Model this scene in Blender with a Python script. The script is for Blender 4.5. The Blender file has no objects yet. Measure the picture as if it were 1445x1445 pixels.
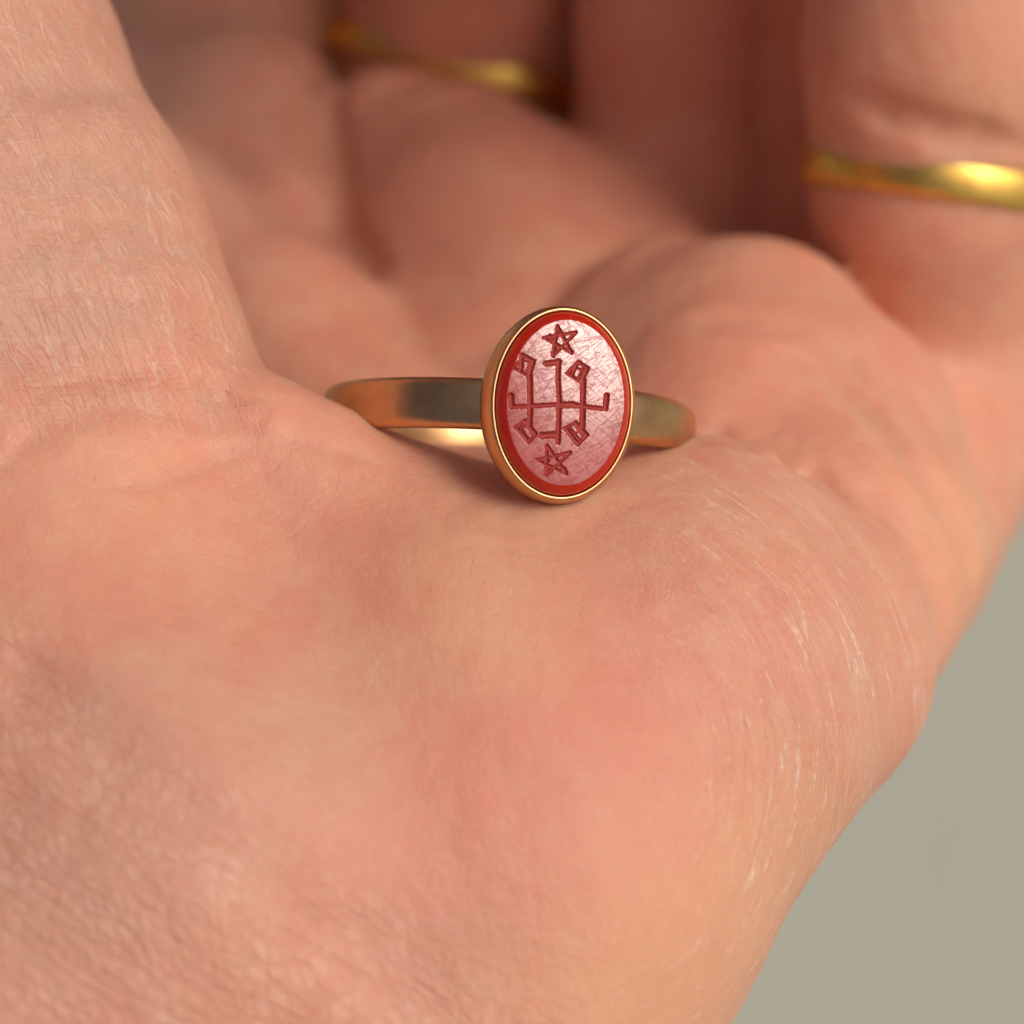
import bpy, bmesh, math, random
import numpy as np
import openvdb
from mathutils import Matrix, Vector

random.seed(4); np.random.seed(4)
C = bpy.context.scene.collection
R = math.radians

# ------------------------------------------------------------------ camera, sky, sun, exposure
DIST = 150.0                       # mm from the lens to the front of the signet ring
MMPX = 0.0383                      # mm covered by one photograph pixel at that distance
PITCH = 48.0
CAM = Vector((0.0, 0.0, 1.25))
cam_d = bpy.data.cameras.new('camera'); cam = bpy.data.objects.new('camera', cam_d); C.objects.link(cam)
cam.location = CAM; cam.rotation_euler = (R(90 - PITCH), 0, 0)
cam_d.sensor_width = 36; cam_d.lens = 36 * DIST / (1445 * MMPX)
cam_d.clip_start = 0.005; cam_d.clip_end = 400
cam_d.dof.use_dof = True; cam_d.dof.focus_distance = (DIST + 4.0) / 1000
cam_d.dof.aperture_fstop = cam_d.lens / 4.2; cam_d.dof.aperture_blades = 0
bpy.context.scene.camera = cam
RX = Matrix.Rotation(R(90 - PITCH), 4, 'X')
VIEW = Matrix.Translation(CAM) @ RX @ Matrix.Scale(0.001, 4)   # hand-frame millimetres -> metres in the world

SUN_DIR_V = Vector((0.50, 0.34, 0.79)).normalized()            # towards the sun, in the hand's frame
sd = (RX.to_3x3() @ SUN_DIR_V).normalized()
sc = bpy.context.scene; sc.cycles.use_adaptive_sampling = True; sc.cycles.adaptive_threshold = 0.04
sc.cycles.max_bounces = 6; sc.cycles.diffuse_bounces = 5; sc.cycles.use_denoising = True
world = bpy.data.worlds.new('World'); bpy.context.scene.world = world; world.use_nodes = True
wn = world.node_tree; bg = wn.nodes['Background']
sky = wn.nodes.new('ShaderNodeTexSky'); sky.sky_type = 'NISHITA'; sky.sun_disc = False
sky.sun_elevation = math.asin(sd.z); sky.sun_rotation = math.atan2(sd.x, sd.y)
sky.dust_density = 7.0; sky.air_density = 0.45; sky.ozone_density = 0.0
wn.links.new(sky.outputs[0], bg.inputs[0]); bg.inputs[1].default_value = 0.10
sl = bpy.data.lights.new('sun', 'SUN'); sl.energy = 1.5; sl.angle = R(28); sl.color = (1.0, 0.93, 0.83)
so = bpy.data.objects.new('sun', sl); C.objects.link(so)
so.rotation_euler = sd.to_track_quat('Z', 'Y').to_euler(); so.location = (0.5, -0.5, 2.5)
vs = bpy.context.scene.view_settings
vs.view_transform = 'Standard'; vs.look = 'None'; vs.exposure = -0.23; vs.gamma = 1.0; vs.use_curve_mapping = False

# ------------------------------------------------------------------ helpers
def new_mat(name):
    m = bpy.data.materials.new(name); m.use_nodes = True
    nt = m.node_tree; b = nt.nodes['Principled BSDF']
    return m, nt, b

def N(nt, kind, **kw):
    n = nt.nodes.new(kind)
    for k, v in kw.items():
        if k.startswith('i_'):
            n.inputs[k[2:].replace('_', ' ')].default_value = v
        else:
            setattr(n, k, v)
    return n

def math_node(nt, op, a, b=None, c=None, clamp=False):
    n = nt.nodes.new('ShaderNodeMath'); n.operation = op; n.use_clamp = clamp
    for k, v in enumerate((a, b, c)):
        if v is None: continue
        if isinstance(v, (int, float)): n.inputs[k].default_value = v
        else: nt.links.new(v, n.inputs[k])
    return n.outputs[0]

def mix_col(nt, fac, a, b, blend='MIX'):
    n = nt.nodes.new('ShaderNodeMix'); n.data_type = 'RGBA'; n.blend_type = blend
    for sock, v in ((n.inputs[0], fac), (n.inputs[6], a), (n.inputs[7], b)):
        if isinstance(v, (int, float)): sock.default_value = v
        elif isinstance(v, tuple): sock.default_value = (*v, 1) if len(v) == 3 else v
        else: nt.links.new(v, sock)
    return n.outputs[2]

def ramp(nt, fac, stops):
    n = nt.nodes.new('ShaderNodeValToRGB'); nt.links.new(fac, n.inputs[0])
    e = n.color_ramp.elements
    while len(e) < len(stops): e.new(0.5)
    for k, (p, c) in enumerate(stops):
        e[k].position = p; e[k].color = (*c, 1) if isinstance(c, tuple) else (c, c, c, 1)
    return n.outputs[0]

def mesh_obj(name, verts, faces, mat, parent=None, smooth=True):
    me = bpy.data.meshes.new(name)
    me.from_pydata([tuple(v) for v in verts], [], [tuple(int(i) for i in f) for f in faces])
    me.materials.append(mat)
    if smooth: me.polygons.foreach_set('use_smooth', [True] * len(me.polygons))
    me.update()
    o = bpy.data.objects.new(name, me); C.objects.link(o)
    if parent: o.parent = parent
    return o

def tag(o, label, cat, group=None, kind=None):
    o['label'] = label
    if cat: o['category'] = cat
    if group: o['group'] = group
    if kind: o['kind'] = kind

def P(px, py, d):
    """hand-frame millimetres of a photograph pixel at depth d behind the ring's face"""
    s = MMPX * (DIST + d) / DIST
    return np.array(((px - 722.5) * s, (722.5 - py) * s, -(DIST + d)))

# ------------------------------------------------------------------ ground far below the hand
gm, nt, b = new_mat('pale_paving')
tc = N(nt, 'ShaderNodeTexCoord')
n1 = N(nt, 'ShaderNodeTexNoise', i_Scale=3.4, i_Detail=3.0); nt.links.new(tc.outputs['Object'], n1.inputs['Vector'])
n2 = N(nt, 'ShaderNodeTexNoise', i_Scale=420.0, i_Detail=2.0); nt.links.new(tc.outputs['Object'], n2.inputs['Vector'])
c1 = mix_col(nt, n1.outputs[0], (0.37, 0.40, 0.32), (0.50, 0.48, 0.385))
c2 = mix_col(nt, 0.3, c1, mix_col(nt, n2.outputs[0], (0.33, 0.35, 0.30), (0.56, 0.56, 0.48)))
nt.links.new(c2, b.inputs['Base Color']); b.inputs['Roughness'].default_value = 0.9
bp = N(nt, 'ShaderNodeBump', i_Strength=0.4, i_Distance=0.002); nt.links.new(n2.outputs[0], bp.inputs['Height'])
nt.links.new(bp.outputs[0], b.inputs['Normal'])
gv = [(x, y, 0) for y in np.linspace(-60, 60, 13) for x in np.linspace(-60, 60, 13)]
gf = [(j * 13 + i, j * 13 + i + 1, (j + 1) * 13 + i + 1, (j + 1) * 13 + i) for j in range(12) for i in range(12)]
ground = mesh_obj('ground', gv, gf, gm)
ground['label'] = 'plain grey-green ground far below the hand, out of focus'; ground['kind'] = 'structure'

# ------------------------------------------------------------------ the hand: one continuous surface
def tube(*pts):
    """pts: (px, py, depth, radius in px) -> list of (p, r) in mm"""
    out = []
    for (px, py, d, r) in pts:
        out.append((P(px, py, d), r * MMPX * (DIST + d) / DIST))
    return out

def seg_dist(X, a, b):
    ab = b - a; t = np.clip(((X - a) @ ab) / max(ab @ ab, 1e-9), 0, 1)
    return np.linalg.norm(X - (a + t[:, None] * ab), axis=1), t

def tube_sd(X, T):
    d = None
    for (a, ra), (b, rb) in zip(T[:-1], T[1:]):
        q, t = seg_dist(X, a, b)
        t = t * t * (3 - 2 * t)
        q = q - (ra + (rb - ra) * t)
        d = q if d is None else np.minimum(d, q)
    return d

def smin(a, b, k):
    h = np.clip(0.5 + 0.5 * (b - a) / k, 0, 1)
    return b + (a - b) * h - k * h * (1 - h)

def sm_tube(X, T, k=3.0):
    """tube with the joints of its polyline rounded"""
    d = None
    for i in range(len(T) - 1):
        q = tube_sd(X, T[i:i + 2]); d = q if d is None else smin(d, q, k)
    return d

# (tube, blend width in mm to what is built so far)
BODY = [
    # heel of the hand and the outer side of the palm
    (tube((545, 1660, 6, 515), (628, 1436, 6, 334), (738, 1262, 6, 322), (955, 985, 11, 292)), 1),
    (tube((300, 1250, 8, 480), (620, 1010, 11, 325), (860, 960, 13, 275)), 7),
    # left part of the palm's base and the ball of the thumb
    (tube((-60, 1500, 9, 560), (40, 1150, 13, 480), (60, 900, 12, 380)), 7),
    (tube((200, 880, 13, 290), (420, 850, 14, 240)), 5),
    (tube((-420, -300, 20, 410), (-235, 155, 19, 400), (-50, 430, 15, 362), (90, 585, 13, 285)), 4),
    (tube((-60, 740, 12, 330), (150, 730, 11, 180), (350, 660, 11, 90)), 4),
    # little skin fold beside the band
    (tube((385, 603, 8, 45), (452, 668, 9, 66), (560, 755, 10, 88)), 4.0),
    # crest under the ring, left to right
    (tube((470, 768, 14, 132), (640, 822, 14, 125), (800, 870, 13, 135), (1000, 805, 16, 170), (1130, 880, 18, 166), (1154, 955, 16, 161)), 4),
    # skin pushed up a little in front of the ring's head
    (tube((700, 738, 7.4, 26), (785, 748, 5.9, 32), (860, 728, 7.0, 26)), 2),
    # skin between the crest and the band
    (tube((560, 756, 22, 138), (700, 795, 22, 146), (860, 790, 22, 150)), 2.5),
    # middle fold band right of the ring
    (tube((880, 700, 32, 130), (1020, 690, 30, 145), (1150, 775, 27, 165), (1188, 872, 24, 156)), 1.0),
    # outer fold band: the crest behind the ring on the right
    (tube((950, 480, 48, 148), (1060, 520, 42, 170), (1160, 626, 36, 180), (1222, 765, 30, 174)), 4.5),
    # floor of the palm
    (tube((560, 720, 44, 180), (700, 720, 42, 180), (900, 690, 44, 185)), 4),
    (tube((885, 590, 44, 165), (1010, 600, 35, 168)), 5),
    (tube((400, 580, 46, 100), (560, 700, 42, 120)), 4),
    (tube((130, 250, 58, 125), (385, 465, 50, 125), (560, 640, 42, 125)), 3),
    # pads under the middle and ring finger, then under the first finger
    (tube((548, 188, 74, 92), (600, 300, 70, 130)), 2.0),
    (tube((640, 272, 72, 156), (690, 370, 66, 195), (760, 560, 54, 195)), 1.6),
    (tube((690, 370, 70, 190), (850, 405, 66, 170), (920, 440, 60, 140)), 4),
    (tube((235, 190, 82, 155), (335, 180, 78, 138), (390, 320, 68, 92)), 2.2),
    # back of the hand
    (tube((300, 700, 62, 330), (800, 800, 60, 340), (1000, 800, 46, 240)), 6),
    (tube((200, 500, 75, 300), (700, 500, 90, 300), (1050, 640, 66, 200)), 6),
    (tube((160, 250, 100, 220), (500, 240, 112, 240), (900, 300, 108, 220)), 6),
    # little finger with the wide gold band
    (tube((1214, 768, 46, 190), (1326, 520, 60, 196), (1322, 260, 46, 178)), 1.3),
    (tube((1322, 240, 46, 182), (1335, 60, 42, 188), (1350, -290, 36, 180)), 0.8),
    (tube((1350, -290, 36, 180), (1310, -470, 14, 165), (1240, -500, -6, 150)), 3),
    (tube((1110, 420, 84, 110), (1120, 100, 86, 110), (1130, -200, 84, 110)), 1.5),  # filler webs down to the ring finger, added to block light from behind
    (tube((1180, 430, 68, 135), (1186, 120, 66, 135), (1190, -180, 56, 130)), 1.0),
    (tube((830, 300, 96, 110), (850, 60, 92, 120), (860, -240, 80, 120)), 1.0),
    (tube((480, 300, 106, 110), (485, 60, 104, 120), (500, -300, 94, 120)), 1.0),
    # ring finger
    (tube((960, 520, 74, 150), (972, 260, 72, 165), (992, 20, 68, 168), (1010, -500, 56, 155)), 0.8),
    (tube((1010, -500, 56, 150), (985, -740, 34, 150), (930, -780, 10, 135)), 3),
    # middle finger with the narrow gold band
    (tube((630, 420, 92, 175), (658, 140, 90, 193), (690, -200, 72, 182), (710, -600, 64, 170)), 0.8),
    (tube((710, -600, 64, 170), (710, -820, 40, 165), (680, -850, 14, 145)), 3),
    # first finger
    (tube((315, 260, 88, 160), (305, -60, 86, 185), (320, -520, 72, 175)), 0.8),
    (tube((320, -520, 72, 175), (350, -720, 52, 165), (390, -760, 30, 145)), 3),
    # thumb beyond the frame, wrist and forearm
    (tube((-420, -300, 20, 410), (-230, -680, 10, 300), (-20, -900, -4, 260), (160, -1050, -16, 215)), 5),
    (tube((300, 1400, 30, 620), (250, 1900, 20, 620)), 8),
]
A0 = P(250, 1900, 20); A1 = A0 + np.array((-18, -110, -40.0)) ; A2 = A1 + np.array((-18, -90, -60.0))
BODY.append(([(A0, 24.0), (A1, 27.0), (A2, 32.0)], 8))

# creases: polyline of photograph pixels, width mm, depth mm; they are laid on the surface below
GROOVES = [
    ([(-20, 596), (80, 572), (170, 553), (260, 556), (350, 566), (368, 562)], 0.8, 0.7),
    ([(-10, 668), (50, 612), (130, 577), (230, 577), (330, 600), (375, 615)], 0.8, 0.5),
    ([(376, 556), (366, 590), (352, 640)], 0.7, 0.25),
    ([(372, 622), (300, 652), (220, 680), (140, 690)], 0.7, 0.30),
    ([(352, 618), (420, 628), (500, 640), (560, 668)], 0.7, 0.22),
    ([(-20, 930), (110, 1000), (200, 1080), (330, 1180), (400, 1260), (560, 1360), (640, 1445)], 2.4, 0.55),
    ([(-10, 262), (90, 245), (190, 262), (300, 292)], 1.3, 0.7),
    ([(-10, 130), (100, 118), (215, 128)], 1.3, 0.55),
    ([(-10, 392), (120, 352), (210, 335), (340, 352)], 1.2, 0.65),
    ([(-10, 470), (120, 440), (260, 450), (350, 470)], 1.1, 0.35),
    ([(1180, 128), (1250, 160), (1340, 192), (1460, 210)], 1.3, 1.3),
    ([(930, 452), (1040, 448), (1130, 470), (1200, 512), (1260, 560)], 1.1, 0.42),
    ([(1060, 470), (1150, 520), (1225, 575), (1290, 650), (1345, 722), (1372, 790), (1377, 850)], 0.9, 1.25),
    ([(960, 590), (1050, 622), (1150, 672), (1250, 742), (1300, 802), (1342, 880), (1352, 915)], 0.9, 0.6),
    ([(830, 375), (860, 345), (910, 328), (1000, 322)], 1.6, 0.5),
    ([(455, 85), (468, 200), (490, 325), (540, 418), (600, 490), (640, 520), (665, 535)], 1.3, 1.25),
    ([(250, 180), (330, 232), (400, 290), (470, 355)], 1.4, 1.3),
    ([(380, 420), (470, 475), (560, 540)], 1.5, 0.35),
]
def trace(px, py):
    D = P(px, py, 0); D = D / np.linalg.norm(D); t = 100.0
    for _ in range(60):
        q = sdf((D * t)[None], False)[0]; t += min(max(q * .9, -2), 10)
        if abs(q) < .02: break
    return D * min(t, 330)

def _box(T, pad):
    p = np.array([a for a, r in T]); r = np.array([r for a, r in T])[:, None]
    return (p - r).min(0) - pad, (p + r).max(0) + pad
BOXES = [_box(T, 6.0 + k) for T, k in BODY]
GR = []
GBOX = []
def lay_grooves():
    for pts, w, dep in GROOVES:
        L = []
        for (x0, y0), (x1, y1) in zip(pts[:-1], pts[1:]):
            n = max(1, int(math.hypot(x1 - x0, y1 - y0) / 18))
            L += [trace(x0 + (x1 - x0) * k / n, y0 + (y1 - y0) * k / n) for k in range(n)]
        L.append(trace(*pts[-1])); GR.append((L, w, dep))
    GBOX.extend([(np.array(p).min(0) - 3 * w, np.array(p).max(0) + 3 * w) for p, w, dep in GR])

def inside(X, bx):
    return np.nonzero(((X > bx[0]) & (X < bx[1])).all(1))[0]

def sdf(X, fine=True):
    d = np.full(len(X), 12.0)
    for (T, k), bx in zip(BODY, BOXES):
        i = inside(X, bx)
        if len(i): d[i] = smin(d[i], sm_tube(X[i], T), k)
    if fine:
        for (pts, w, dep), bx in zip(GR, GBOX):
            i = inside(X, bx)
            if not len(i): continue
            q = None
            for m_, (a, b_) in enumerate(zip(pts[:-1], pts[1:])):
                if abs(a[2] - b_[2]) > 3.2: continue          # the line has hopped to a surface behind
                s, tt = seg_dist(X[i], a, b_); s = s + w * np.maximum(0, 1.5 - .4 * np.minimum(m_ + tt, len(pts) - 1 - m_ - tt))   # it dies out at both ends
                q = s if q is None else np.minimum(q, s)
            if q is None: continue
            d[i] += dep * np.exp(-(q / w) ** 2)
    return d

lay_grooves()
lo = np.array((-75.0, -175.0, -275.0)); hi = np.array((62.0, 102.0, -85.0)); vox = 1.25
nx, ny, nz = (np.ceil((hi - lo) / vox)).astype(int)
zs = lo[2] + vox * np.arange(nz); ys = lo[1] + vox * np.arange(ny)
arr = np.empty((nx, ny, nz), dtype=np.float32)
YY, ZZ = np.meshgrid(ys, zs, indexing='ij')
flat = np.stack([np.zeros(YY.size), YY.ravel(), ZZ.ravel()], 1)
for i in range(nx):
    flat[:, 0] = lo[0] + vox * i
    arr[i] = sdf(flat, False).reshape(ny, nz)
arr = np.clip(arr, -4, 4)
arr[0], arr[-1], arr[:, 0], arr[:, -1], arr[:, :, 0], arr[:, :, -1] = 4, 4, 4, 4, 4, 4
grid = openvdb.FloatGrid(4.0); grid.copyFromArray(arr)
res = grid.convertToPolygons(isovalue=0.0)
pts, quads = np.array(res[0], dtype=float) * vox + lo, np.array(res[-1])

def grad(X, fn, e=0.05):
    g = np.empty_like(X)
    for a in range(3):
        s = np.zeros(3); s[a] = e
        g[:, a] = (fn(X + s) - fn(X - s)) / (2 * e)
    return g
# two rounds of splitting, then settle every vertex on the exact surface
def split(V, Q):
    E = np.concatenate([Q[:, [0, 1]], Q[:, [1, 2]], Q[:, [2, 3]], Q[:, [3, 0]]]); E.sort(axis=1)
    U, inv = np.unique(E, axis=0, return_inverse=True); inv = inv.ravel()
    n = len(Q); ev = len(V) + inv.reshape(4, n); cv = len(V) + len(U) + np.arange(n)
    V2 = np.concatenate([V, V[U].mean(1), V[Q].mean(1)])
    Q2 = np.concatenate([np.stack([Q[:, 0], ev[0], cv, ev[3]], 1), np.stack([ev[0], Q[:, 1], ev[1], cv], 1),
                         np.stack([cv, ev[1], Q[:, 2], ev[2]], 1), np.stack([ev[3], cv, ev[2], Q[:, 3]], 1)])
    return V2, Q2
def settle(V, sel):
    X = V[sel]; f0 = sdf(X); g = np.empty_like(X); e = 0.06
    for a in range(3):
        s = np.zeros(3); s[a] = e; g[:, a] = (sdf(X + s) - f0) / e
    V[sel] = X - np.clip((f0[:, None] * g) / np.maximum((g ** 2).sum(1, keepdims=True), 0.3), -0.8, 0.8)
def facing(V, Q):
    n = np.zeros_like(V); fn_ = np.cross(V[Q[:, 2]] - V[Q[:, 0]], V[Q[:, 3]] - V[Q[:, 1]])
    for k in range(4): np.add.at(n, Q[:, k], fn_)
    return n
for lvl in range(2):
    pts, quads = split(pts, quads)
    if lvl == 0:
        settle(pts, np.arange(len(pts))); settle(pts, np.arange(len(pts)))
    else:                                   # the fine settling is only spent on the palm side
        settle(pts, np.nonzero((pts[:, 2] > -255) & (pts[:, 1] > -60) & (pts[:, 0] > -50))[0])

def blob(X, px, py, d, r):
    c = P(px, py, d); return np.exp(-((X - c) ** 2).sum(1) / (r * r))
pink = sum(a * blob(pts, *c) for a, c in [
    (1.0, (800, 1080, -5, 7)), (.7, (930, 930, -3, 4)), (.9, (700, 1150, -6, 6)), (.5, (880, 820, -2, 4)), (.7, (1130, 490, 22, 6)),
    (.7, (390, 190, 60, 8)), (.8, (1300, 360, 30, 6)), (.5, (900, 1150, -5, 4)), (.6, (270, 600, 1, 6)), (.5, (300, 330, 4, 4)),
    (.5, (1150, 640, 18, 4)), (.5, (560, 1250, -8, 5)), (.5, (1180, 60, 28, 8)), (.6, (700, 260, 60, 9)), (.5, (490, 830, 3, 4))])
warm = sum(a * blob(pts, *c) for a, c in [
    (1, (900, 1440, -9, 8)), (.8, (700, 900, -2, 4)), (1, (1400, 750, 24, 7)), (.8, (1120, 1220, 2, 6)), (.8, (700, 760, 0, 5)),
    (.7, (500, 560, 28, 8)), (.8, (1420, 80, 34, 6)), (.6, (200, 680, 0, 4)), (.7, (1000, 1400, -4, 7)), (.5, (540, 200, 60, 8))])
greyt = np.clip((P(360, 0, 0)[0] - pts[:, 0]) / 10, 0, 1) * np.clip((pts[:, 1] - P(0, 560, 0)[1]) / 6, 0, 1) * .55
grey = greyt + sum(a * blob(pts, *c) for a, c in [
    (.9, (50, 280, 2, 8)), (.7, (120, 380, 2, 5)), (1, (170, 1170, -5, 8)), (.8, (60, 1400, -7, 9)), (.6, (1160, 960, 3, 4)),
    (.5, (150, 60, 6, 6)), (.6, (430, 1060, -5, 5)), (.8, (200, 1000, -4, 3)), (.5, (600, 1330, -9, 5))])
# line fields, all measured round axes fixed in the hand
def axis_r(X, px, py, d):
    c = P(px, py, d); D = X - c
    return np.hypot(D[:, 0], D[:, 1]), np.arctan2(D[:, 1], D[:, 0])
r1, a1 = axis_r(pts, 750, 1080, 0)
w1 = np.clip((r1 - 6.5) / 6, 0, 1) * np.clip(1 - np.abs(a1 + 0.0) / 1.9, 0, 1) ** .6 * (pts[:, 2] > -(DIST + 16))
w1 *= np.clip((pts[:, 0] - P(720, 0, 0)[0]) / 12, 0, 1)
f1 = np.stack([r1, a1 * 14.0, pts[:, 2] * .3], 1)
tw = np.clip((P(395, 0, 0)[0] - pts[:, 0]) / 3, 0, 1) * np.clip((pts[:, 1] - P(0, 640, 0)[1]) / 3, 0, 1)
ww = np.clip((P(0, 960, 0)[1] - pts[:, 1] + .75 * (P(250, 0, 0)[0] - pts[:, 0])) / 5, 0, 1) * (pts[:, 0] < P(800, 0, 0)[0])

skin, nt, b = new_mat('skin')
tc = N(nt, 'ShaderNodeTexCoord')
at = {k: N(nt, 'ShaderNodeAttribute', attribute_name=k) for k in ('pink', 'warm', 'grey', 'arc_field', 'w_arc', 'w_thumb', 'w_wrist')}
def noise(vec, scale, detail=2.0, rough=.5, dist=0.0):
    n = N(nt, 'ShaderNodeTexNoise', i_Scale=scale, i_Detail=detail, i_Roughness=rough, i_Distortion=dist)
    nt.links.new(vec, n.inputs['Vector']); return n.outputs[0]
def mapped(vec, rot=(0, 0, 0), scale=(1, 1, 1)):
    m = N(nt, 'ShaderNodeMapping', vector_type='TEXTURE'); m.inputs['Rotation'].default_value = rot; m.inputs['Scale'].default_value = [1 / q for q in scale]
    nt.links.new(vec, m.inputs['Vector']); return m.outputs[0]
O = tc.outputs['Object']                     # hand frame, millimetres
def lines(vec, scale, lo_, hi_, detail=3.0):
    """thin broken lines: where stretched noise crosses its middle value"""
    v = noise(vec, scale, detail, .55, .2)
    v = math_node(nt, 'ABSOLUTE', math_node(nt, 'SUBTRACT', v, .5))
    return ramp(nt, v, [(lo_, 1.0), (hi_, 0.0)])
arc = lines(mapped(at['arc_field'].outputs['Vector'], scale=(1.0, .055, .1)), 1.1, 0.0, .014, 2.0)
arc2 = lines(mapped(at['arc_field'].outputs['Vector'], rot=(0, 0, .08), scale=(1.0, .07, .1)), 2.6, 0.0, .04, 2.0)
bead = ramp(nt, noise(O, 2.2, 3.0), [(.40, 0.2), (.66, 1.0)])
th_a = lines(mapped(O, rot=(0, 0, R(-56)), scale=(.07, 1.2, .3)), 1.7, 0.0, .03, 1.0)
th_b = lines(mapped(O, rot=(0, 0, R(-72)), scale=(.06, 1.2, .3)), 1.1, 0.0, .022, 1.0)
th_c = lines(mapped(O, rot=(0, 0, R(4)), scale=(.10, 1.2, .3)), 1.0, 0.0, .04)
def cells(rot, sc, hi_, stretch=.6):
    v = N(nt, 'ShaderNodeTexVoronoi', feature='DISTANCE_TO_EDGE'); v.inputs['Scale'].default_value = sc; v.inputs['Randomness'].default_value = .8
    nt.links.new(mapped(O, rot=(0, 0, R(rot)), scale=(stretch, 1, .8)), v.inputs['Vector'])
    return ramp(nt, v.outputs['Distance'], [(0.0, 1.0), (hi_, 0.0)])
wr_a = cells(-55, 1.45, .30); wr_b = lines(mapped(O, rot=(0, 0, R(-34)), scale=(.12, 1.1, .5)), .8, 0.0, .06, 2.0)
def mul(a, b_): return math_node(nt, 'MULTIPLY', a, b_)
def add(*xs):
    s = xs[0]      # floats or sockets
    for x in xs[1:]: s = math_node(nt, 'ADD', s, x)
    return s
wA, wT, wW = (at[k].outputs['Fac'] for k in ('w_arc', 'w_thumb', 'w_wrist'))
arc3 = lines(mapped(at['arc_field'].outputs['Vector'], rot=(0, 0, .03), scale=(1.0, .06, .1)), .42, 0.0, .03, 1.0)
arcs = mul(add(arc, mul(arc2, .32), mul(arc3, .22)), wA)
thumbs = mul(add(mul(th_a, .7), mul(th_b, .8), mul(th_c, .4)), wT)
wrist = mul(add(wr_a, wr_b), wW)
# base colour: pigment and blood patches, plus a greyer tone mostly on the thumb side
blot = noise(O, .16, 4.0, .55, .6); blot2 = noise(mapped(O, scale=(1, 1, 1)), .45, 3.0, .5, .3)
col = mix_col(nt, ramp(nt, blot, [(.35, 0.0), (.65, 1.0)]), (0.72, 0.33, 0.213), (0.74, 0.40, 0.262))
col = mix_col(nt, mul(ramp(nt, blot2, [(.4, 0.0), (.62, 1.0)]), .35), col, (0.70, 0.27, 0.19))
col = mix_col(nt, mul(mul(at['pink'].outputs['Fac'], add(.35, noise(O, .5, 4.0, .6))), .45), col, (0.76, 0.25, 0.185))
col = mix_col(nt, mul(at['warm'].outputs['Fac'], .55), col, (0.76, 0.43, 0.24))
col = mix_col(nt, mul(at['grey'].outputs['Fac'], .5), col, (0.57, 0.37, 0.28))
light = math_node(nt, 'MULTIPLY', add(mul(arcs, .85), mul(thumbs, .45)), bead, clamp=True)  # pale dry-skin lines, their beaded glints put into the colour
col = mix_col(nt, light, col, (0.90, 0.72, 0.58))
col = mix_col(nt, mul(wrist, .22), col, (0.55, 0.25, 0.17))
col = mix_col(nt, mul(noise(O, 2.4, 4.0, .65), .26), col, (0.56, 0.25, 0.18))
spots = mul(mul(math_node(nt, 'SUBTRACT', 1.0, wr_a), ramp(nt, noise(O, .35, 3.0), [(.45, 0.0), (.62, 1.0)])), wW)
col = mix_col(nt, mul(spots, .22), col, (0.84, 0.62, 0.50))
nt.links.new(col, b.inputs['Base Color'])
b.inputs['Subsurface Weight'].default_value = 0.75
b.inputs['Subsurface Radius'].default_value = (1.0, 0.35, 0.2)
b.inputs['Subsurface Scale'].default_value = 0.0028
b.inputs['Specular IOR Level'].default_value = 0.42
nt.links.new(add(mul(noise(O, 1.5, 3.0), .2), .38), b.inputs['Roughness'])
micro = noise(O, 5.0, 4.0, .6)
vor = N(nt, 'ShaderNodeTexVoronoi', feature='DISTANCE_TO_EDGE'); vor.inputs['Scale'].default_value = 2.4
nt.links.new(mapped(O, rot=(0, 0, .5), scale=(1, .7, .8)), vor.inputs['Vector'])
vc = ramp(nt, vor.outputs['Distance'], [(0.0, 0.0), (.12, 1.0)])
h = add(mul(micro, .5), mul(vc, .15), mul(arcs, .6), mul(thumbs, .7), mul(wrist, -.4), mul(noise(O, .9, 2.0), 1.0), mul(noise(mapped(O, rot=(0, 0, R(-75)), scale=(.35, 1.0, 1.0)), .45, 3.0), 2.2), mul(noise(mapped(O, rot=(0, 0, R(-20)), scale=(.3, 1.0, 1.0)), 1.1, 2.0), .6))
bp = N(nt, 'ShaderNodeBump', i_Strength=0.9, i_Distance=0.00011); nt.links.new(h, bp.inputs['Height'])
nt.links.new(bp.outputs[0], b.inputs['Normal'])

me = bpy.data.meshes.new('hand')
me.vertices.add(len(pts)); me.vertices.foreach_set('co', pts.astype(np.float32).ravel())
me.loops.add(quads.size); me.loops.foreach_set('vertex_index', quads.astype(np.int32).ravel())
me.polygons.add(len(quads)); me.polygons.foreach_set('loop_start', np.arange(0, quads.size, 4, dtype=np.int32))
me.polygons.foreach_set('loop_total', np.full(len(quads), 4, dtype=np.int32))
me.update(calc_edges=True); me.validate()
for nm, val in (('pink', pink), ('warm', warm), ('grey', grey), ('w_arc', w1), ('w_thumb', tw), ('w_wrist', ww)):
    at_ = me.attributes.new(nm, 'FLOAT', 'POINT'); at_.data.foreach_set('value', np.clip(val, 0, 1).astype(np.float32))
at_ = me.attributes.new('arc_field', 'FLOAT_VECTOR', 'POINT'); at_.data.foreach_set('vector', f1.astype(np.float32).ravel())
me.materials.append(skin)
# face direction: outward
n0 = me.polygons[0]; c0 = np.array(n0.center)[None]; g0 = grad(c0, lambda X: sdf(X, False))[0]
if Vector(g0).dot(n0.normal) < 0: me.flip_normals()
me.polygons.foreach_set('use_smooth', np.ones(len(quads), dtype=bool))
print('hand verts', len(pts))
hand = bpy.data.objects.new('hand', me); C.objects.link(hand); hand.matrix_world = VIEW
tag(hand, 'bare cupped left palm of a person, fingers curled up behind the ring it holds', 'hand')

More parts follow.
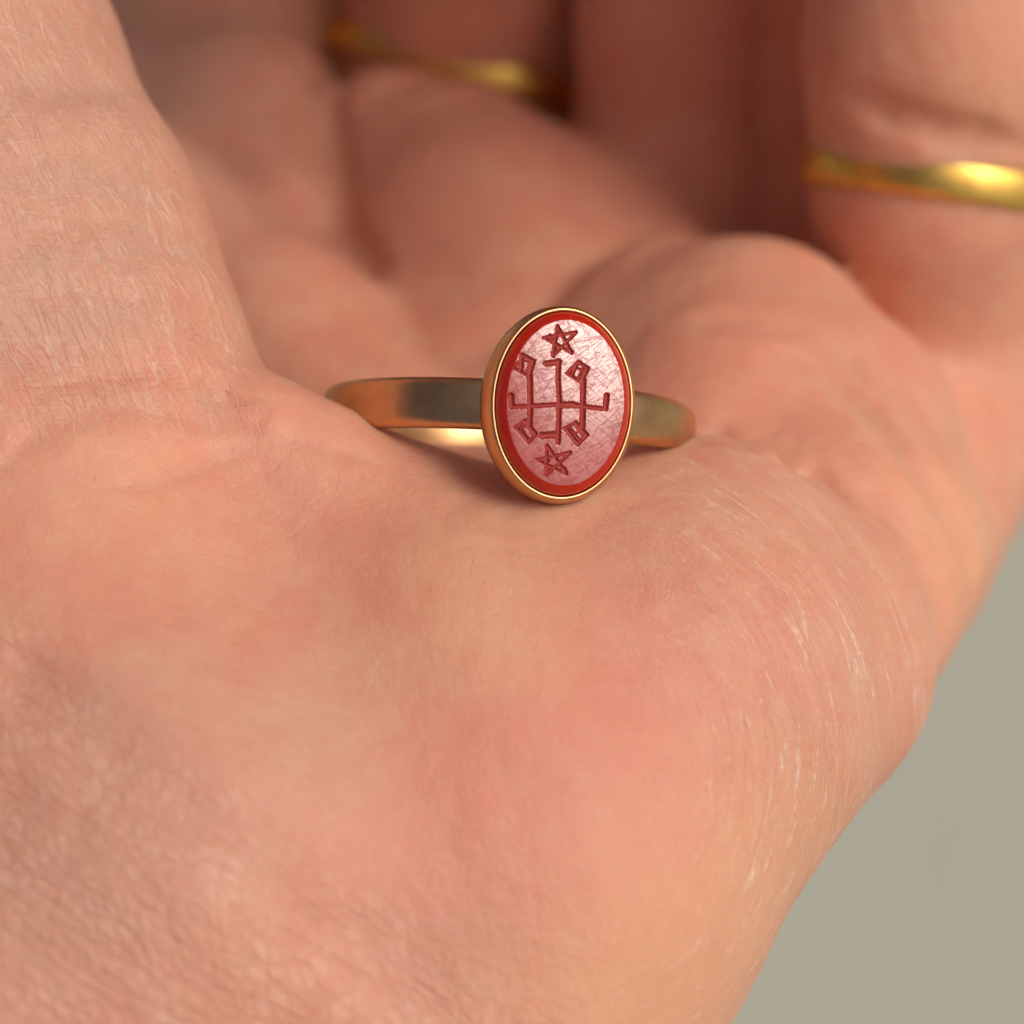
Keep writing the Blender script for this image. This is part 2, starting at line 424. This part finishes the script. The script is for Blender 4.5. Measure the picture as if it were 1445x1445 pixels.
# ------------------------------------------------------------------ metals
def gold(name, base, dark, rough):
    m, nt, b = new_mat(name)
    tc = N(nt, 'ShaderNodeTexCoord'); O = tc.outputs['Object']
    def nz(sc, det=3.0):
        n = N(nt, 'ShaderNodeTexNoise', i_Scale=sc, i_Detail=det); nt.links.new(O, n.inputs['Vector']); return n.outputs[0]
    f = ramp(nt, nz(.9), [(.38, 0.0), (.66, 1.0)])
    nt.links.new(mix_col(nt, f, base, dark), b.inputs['Base Color'])
    b.inputs['Metallic'].default_value = 1.0
    s = N(nt, 'ShaderNodeTexNoise', i_Scale=3.0, i_Detail=5.0, i_Roughness=.7)
    mp = N(nt, 'ShaderNodeMapping'); mp.inputs['Scale'].default_value = (1.0, 1.3, 1.0)
    nt.links.new(O, mp.inputs['Vector']); nt.links.new(mp.outputs[0], s.inputs['Vector'])
    rr = math_node(nt, 'ADD', math_node(nt, 'MULTIPLY', s.outputs[0], .14), rough - .07)
    nt.links.new(rr, b.inputs['Roughness'])
    bp = N(nt, 'ShaderNodeBump', i_Strength=0.4, i_Distance=0.00003)
    nt.links.new(math_node(nt, 'ADD', nz(1.6, 6.0), math_node(nt, 'MULTIPLY', s.outputs[0], .4)), bp.inputs['Height'])
    nt.links.new(bp.outputs[0], b.inputs['Normal'])
    return m
M_SIG = gold('worn_rose_gold', (0.68, 0.41, 0.20), (0.60, 0.35, 0.165), .31)
M_YEL = gold('yellow_gold', (0.84, 0.55, 0.13), (0.72, 0.44, 0.10), .36)

# ------------------------------------------------------------------ signet ring
ROLL, YAW, TILT = -3.4, 12.5, 3.6
RO = 11.15                                        # outer radius of the band
LR = Matrix.Rotation(R(ROLL), 4, 'Z') @ Matrix.Rotation(R(-TILT), 4, 'X') @ Matrix.Rotation(R(YAW), 4, 'Y')
ctr = P(719, 597, RO + 4.9)
ringM = Matrix.Translation(Vector(ctr)) @ LR       # local x right, y along the finger axis, z towards the bezel
signet = bpy.data.objects.new('signet_ring', None); C.objects.link(signet)
signet.empty_display_size = 5
signet.matrix_world = VIEW @ ringM
tag(signet, 'antique rose gold signet ring with oval red engraved stone lying on the palm', 'signet ring')

def band_mesh(name, mat, parent, radius, width_fn, thick, n=160, m=20, a0=0.0, a1=2 * math.pi, closed=True, crown=.45):
    V, F = [], []
    for i in range(n if closed else n + 1):
        a = a0 + (a1 - a0) * i / n
        w = width_fn(a) / 2; t = thick(a) if callable(thick) else thick
        for j in range(m):
            q = 2 * math.pi * j / m
            cy, cz = math.cos(q), math.sin(q)
            e = .55 if cz > 0 else .3
            y = w * math.copysign(abs(cy) ** .42, cy)
            z = t / 2 * math.copysign(abs(cz) ** (.75 if cz > 0 else .35), cz)
            if cz > 0: z *= (1 - crown * .6 * (y / w) ** 2 * 0 + 0)
            r = radius - t / 2 + z
            V.append((math.sin(a) * r, y, math.cos(a) * r))
    N_ = n if closed else n + 1
    for i in range(n):
        for j in range(m):
            F.append((i * m + j, i * m + (j + 1) % m, ((i + 1) % N_) * m + (j + 1) % m, ((i + 1) % N_) * m + j))
    if not closed:
        F.append(tuple(range(m - 1, -1, -1))); F.append(tuple(n * m + j for j in range(m)))
    return mesh_obj(name, V, F, mat, parent)

def sig_w(a):
    k = (1 - math.cos(a)) / 2                      # 0 at the bezel, 1 at the back
    return (3.2 - 1.15 * min(1, k * 1.3) ** .8) if math.sin(a) > 0 else (2.9 - .4 * k ** 2)
band_mesh('band', M_SIG, signet, RO, sig_w, lambda a: 1.35 - .25 * (1 - math.cos(a)) / 2)

def loft(name, rings, mat, parent, n=128, cap_top=False, cap_bottom=False):
    """rings: (ax, by, z) ellipses"""
    V, F = [], []
    for (ax, by, z) in rings:
        for i in range(n):
            q = 2 * math.pi * i / n; V.append((ax * math.cos(q), by * math.sin(q), z))
    for k in range(len(rings) - 1):
        for i in range(n):
            j = (i + 1) % n
            F.append((k * n + i, k * n + j, (k + 1) * n + j, (k + 1) * n + i))
    if cap_top: F.append(tuple((len(rings) - 1) * n + i for i in range(n)))
    if cap_bottom: F.append(tuple(n - 1 - i for i in range(n)))
    return mesh_obj(name, V, F, mat, parent)
FZ = RO + 2.35                                     # height of the rim above the ring's centre
BS = 1.035
bezel = loft('bezel', [(x_ * BS, y_ * BS, z_) for x_, y_, z_ in [(2.6, 3.1, RO - 1.3), (3.3, 4.2, RO - .6), (3.95, 4.95, RO + .1), (4.22, 5.28, RO + .8), (4.20, 5.34, RO + 1.3),
               (4.10, 5.30, RO + 1.8), (3.95, 5.22, FZ - .18), (3.87, 5.14, FZ - .04), (3.80, 5.07, FZ), (3.73, 4.99, FZ - .02),
               (3.69, 4.94, FZ - .10), (3.68, 4.93, FZ - .5)]], M_SIG, signet)
# fine bright lip round the stone, where the metal is burnished over it
TA, TB, TZ = 3.30, 4.56, FZ + .62                  # table of the stone

stone, nt, b = new_mat('carnelian')
tc = N(nt, 'ShaderNodeTexCoord'); O = tc.outputs['Object']
def nzs(vec, sc, det=3.0, di=0.0):
    n = N(nt, 'ShaderNodeTexNoise', i_Scale=sc, i_Detail=det, i_Distortion=di); nt.links.new(vec, n.inputs['Vector']); return n.outputs[0]
f = nzs(O, .5)
nt.links.new(mix_col(nt, f, (0.36, 0.014, 0.008), (0.46, 0.022, 0.010)), b.inputs['Base Color'])
def scr(rot, st, sc, hi_):
    m = N(nt, 'ShaderNodeMapping', vector_type='TEXTURE'); m.inputs['Rotation'].default_value = (0, 0, R(rot)); m.inputs['Scale'].default_value = (1 / st, 1, 1)
    nt.links.new(O, m.inputs['Vector'])
    v = math_node(nt, 'ABSOLUTE', math_node(nt, 'SUBTRACT', nzs(m.outputs[0], sc, 2.0, .4), .5))
    return ramp(nt, v, [(0.0, 1.0), (hi_, 0.0)])
s_all = None
for rot, st, sc, hi_ in (20, .08, 2.0, .010), (-35, .06, 2.4, .010), (48, .08, 2.4, .010), (-62, .10, 3.0, .010), (35, .12, 4.0, .014):
    v = scr(rot, st, sc, hi_); s_all = v if s_all is None else math_node(nt, 'MAXIMUM', s_all, v)
table_rough = math_node(nt, 'ADD', math_node(nt, 'MULTIPLY', s_all, .15), math_node(nt, 'MULTIPLY', nzs(O, 5.0, 4.0), .10))
bp = N(nt, 'ShaderNodeBump', i_Strength=0.7, i_Distance=0.00003)
nt.links.new(math_node(nt, 'ADD', math_node(nt, 'MULTIPLY', s_all, -1.0), math_node(nt, 'MULTIPLY', nzs(O, 4.0, 3.0), .35)), bp.inputs['Height'])
nt.links.new(bp.outputs[0], b.inputs['Normal'])
nt.links.new(math_node(nt, 'ADD', table_rough, .10), b.inputs['Roughness'])
b.inputs['IOR'].default_value = 1.54; b.inputs['Specular IOR Level'].default_value = 0.5
nt.links.new(math_node(nt, 'SUBTRACT', .95, math_node(nt, 'MULTIPLY', s_all, .5), clamp=True), b.inputs['Coat Weight']); b.inputs['Coat Roughness'].default_value = 0.2; b.inputs['Coat IOR'].default_value = 1.6
b.inputs['Subsurface Weight'].default_value = 0.4; b.inputs['Subsurface Radius'].default_value = (1.0, .1, .05); b.inputs['Subsurface Scale'].default_value = 0.0008

M_STONE = stone
M_EDGE, nt, b = new_mat('carnelian_polished_edge')
b.inputs['Base Color'].default_value = (0.50, 0.016, 0.004, 1); b.inputs['Roughness'].default_value = .15; b.inputs['IOR'].default_value = 1.54
b.inputs['Subsurface Weight'].default_value = 0.4; b.inputs['Subsurface Radius'].default_value = (1.0, .1, .05); b.inputs['Subsurface Scale'].default_value = 0.0008
M_CUT, nt, b = new_mat('carnelian_ground_cut')
tc = N(nt, 'ShaderNodeTexCoord'); n1 = N(nt, 'ShaderNodeTexNoise', i_Scale=6.0, i_Detail=3.0); nt.links.new(tc.outputs['Object'], n1.inputs['Vector'])
nt.links.new(mix_col(nt, n1.outputs[0], (0.25, 0.010, 0.007), (0.42, 0.035, 0.02)), b.inputs['Base Color'])
b.inputs['Roughness'].default_value = .62; b.inputs['IOR'].default_value = 1.54

gem = loft('gemstone', [(x_ * BS, y_ * BS, z_) for x_, y_, z_ in [(3.66, 4.90, FZ - .9), (3.66, 4.90, FZ + .02), (3.60, 4.83, FZ + .14), (3.50, 4.72, FZ + .29), (3.40, 4.61, FZ + .43),
            (3.31, 4.51, FZ + .53), (3.25, 4.45, FZ + .59), (TA / BS, TB / BS, TZ)]], M_EDGE, signet)

# engraving: strokes read off the stone's face, mapped onto the plane of its table
inv = ringM.inverted()
def to_face(X, Y):
    px, py = 663 + X / 4.817, 420 + Y / 4.817
    o_ = inv @ Vector((0, 0, 0)); p_ = inv @ Vector(P(px, py, 0)); d_ = p_ - o_
    t = (TZ - o_.z) / d_.z; q = o_ + d_ * t
    return np.array((q.x, q.y))
ZW = MMPX / 4.817
def star(A, B, C_, D, E): return [((A, C_), 20), ((C_, E), 18), ((E, B), 18), ((B, D), 18), ((D, A), 22)]
GLYPHS = {
    'engraved_star': [star((595, 195), (722, 235), (690, 378), (562, 398), (500, 272)) + [(((540, 262), (575, 300)), 26), (((668, 345), (690, 372)), 24), (((562, 375), (575, 345)), 22)],
                      star((522, 1005), (683, 1052), (655, 1200), (518, 1208), (455, 1105)) + [(((640, 1165), (655, 1195)), 24), (((520, 1180), (535, 1160)), 24), (((500, 1100), (530, 1110)), 22)]],
    'engraved_square': [
        [(((350, 385), (432, 432)), 20), (((432, 432), (402, 535)), 24), (((288, 472), (402, 535)), 20), (((368, 400), (292, 478)), 18), (((345, 410), (340, 492)), 18), (((405, 440), (385, 500)), 14), (((352, 425), (412, 440)), 12), (((350, 400), (350, 480)), 26), (((420, 435), (398, 520)), 26)],
        [(((735, 440), (800, 482)), 24), (((798, 482), (752, 575)), 26), (((655, 515), (752, 575)), 20), (((735, 445), (660, 518)), 18), (((722, 462), (690, 530)), 20), (((765, 478), (735, 545)), 14), (((715, 480), (770, 495)), 12), (((790, 490), (752, 565)), 30), (((672, 505), (720, 455)), 22)],
        [(((375, 838), (445, 928)), 26), (((445, 928), (395, 985)), 20), (((308, 882), (395, 985)), 20), (((375, 838), (305, 888)), 18), (((340, 875), (385, 950)), 12), (((385, 872), (420, 930)), 14), (((345, 880), (385, 872)), 12), (((380, 850), (432, 925)), 28), (((325, 892), (392, 965)), 22)],
        [(((715, 850), (795, 935)), 24), (((795, 935), (730, 1000)), 22), (((640, 890), (730, 1000)), 22), (((715, 850), (640, 892)), 18), (((675, 885), (740, 965)), 12), (((720, 880), (765, 945)), 14), (((685, 925), (745, 915)), 10), (((720, 862), (785, 935)), 28), (((655, 895), (725, 985)), 26)]],
    'engraved_emblem': [[
        (((600, 432), (596, 560), (604, 700), (600, 860), (597, 985)), 30),
        (((512, 449), (604, 440)), 34), (((488, 938), (585, 932)), 40),
        (((288, 742), (420, 738), (600, 728), (690, 722), (762, 742), (925, 758)), 26), (((600, 742), (740, 742)), 20),
        (((279, 665), (284, 738)), 36), (((929, 665), (921, 752)), 34),
        (((405, 535), (408, 740), (402, 875)), 34), (((768, 562), (764, 740), (762, 880)), 34), (((785, 930), (770, 960)), 22)]],
}
STROKES = []
for nm, gl in GLYPHS.items():
    for g in gl:
        STROKES.append((nm, [([to_face(*p) for p in pl], w * ZW * .47) for pl, w in g]))
GX, GY = 225, 310
gx = np.linspace(-1, 1, GX); gy = np.linspace(-1, 1, GY)
U, V_ = np.meshgrid(gx, gy)
# square -> disc -> ellipse, so that the rim is smooth
X = U * np.sqrt(1 - V_ ** 2 / 2) * TA; Y = V_ * np.sqrt(1 - U ** 2 / 2) * TB
Xf = np.stack([X.ravel(), Y.ravel()], 1)
dep = np.zeros(len(Xf)); gid = np.full(len(Xf), -1)
rng = np.random.RandomState(3)
wob = .008 * (np.sin(Xf[:, 0] * 23 + 3 * np.sin(Xf[:, 1] * 17)) + np.sin(Xf[:, 1] * 31 + 2 * np.sin(Xf[:, 0] * 19)))
for k, (nm, st) in enumerate(STROKES):
    for pl, w in st:
        for a, c in zip(pl[:-1], pl[1:]):
            ab = c - a; t = np.clip(((Xf - a) @ ab) / (ab @ ab), 0, 1)
            q = np.linalg.norm(Xf - (a + t[:, None] * ab), axis=1) + wob
            e = np.clip(1 - (q / (w * 1.25)) ** 2, 0, 1) ** .6 * (0.09 + w * .6)
            gid = np.where((e > dep) & (e > 0), k, gid); dep = np.maximum(dep, e)
crown = .15 * (1 - (Xf[:, 0] / TA) ** 2 - (Xf[:, 1] / TB) ** 2) - .0   # the table is very slightly domed
Z = TZ + crown - dep
VV = np.column_stack([Xf, Z])
ii, jj = np.meshgrid(np.arange(GX - 1), np.arange(GY - 1))
base = (jj * GX + ii).ravel()
FF = np.stack([base, base + 1, base + 1 + GX, base + GX], 1)
fg = np.where((gid[FF] >= 0).sum(1) >= 3, gid[FF].max(1), -1)
def sub_mesh(name, sel, mat, parent):
    f_ = FF[sel]; u, inv_ = np.unique(f_, return_inverse=True)
    return mesh_obj(name, VV[u], inv_.reshape(f_.shape), mat, parent)
# the dome is flat with slightly varied normals; the rest of the table belongs to the stone
sub_mesh('engraved_face', fg < 0, M_STONE, gem)
for k, (nm, st) in enumerate(STROKES):
    if (fg == k).any(): sub_mesh(nm, fg == k, M_CUT, gem)

# ------------------------------------------------------------------ gold bands worn on the fingers
def worn(label, centre, axis, radius, width, thick):
    ax = Vector(axis).normalized()
    q = ax.to_track_quat('Y', 'Z').to_matrix().to_4x4()
    M = VIEW @ Matrix.Translation(Vector(centre)) @ q
    o = band_mesh('wedding_band', M_YEL, None, radius, lambda a: width, thick, n=128, m=20)
    o.matrix_world = M
    tag(o, label, 'ring', 'plain gold bands worn on the fingers')
    return o
worn('bright yellow gold band worn at the base of the little finger at right', P(1325, 258, 46), (.13, .98, .10), 180 * MMPX * (DIST + 46) / DIST + .8, 2.8, 1.7)
worn('blurred yellow gold band on the middle finger, half hidden behind the palm pad', P(664, 112, 88), (.28, .95, .07), 190 * MMPX * (DIST + 88) / DIST + 3.0, 2.6, 1.6)
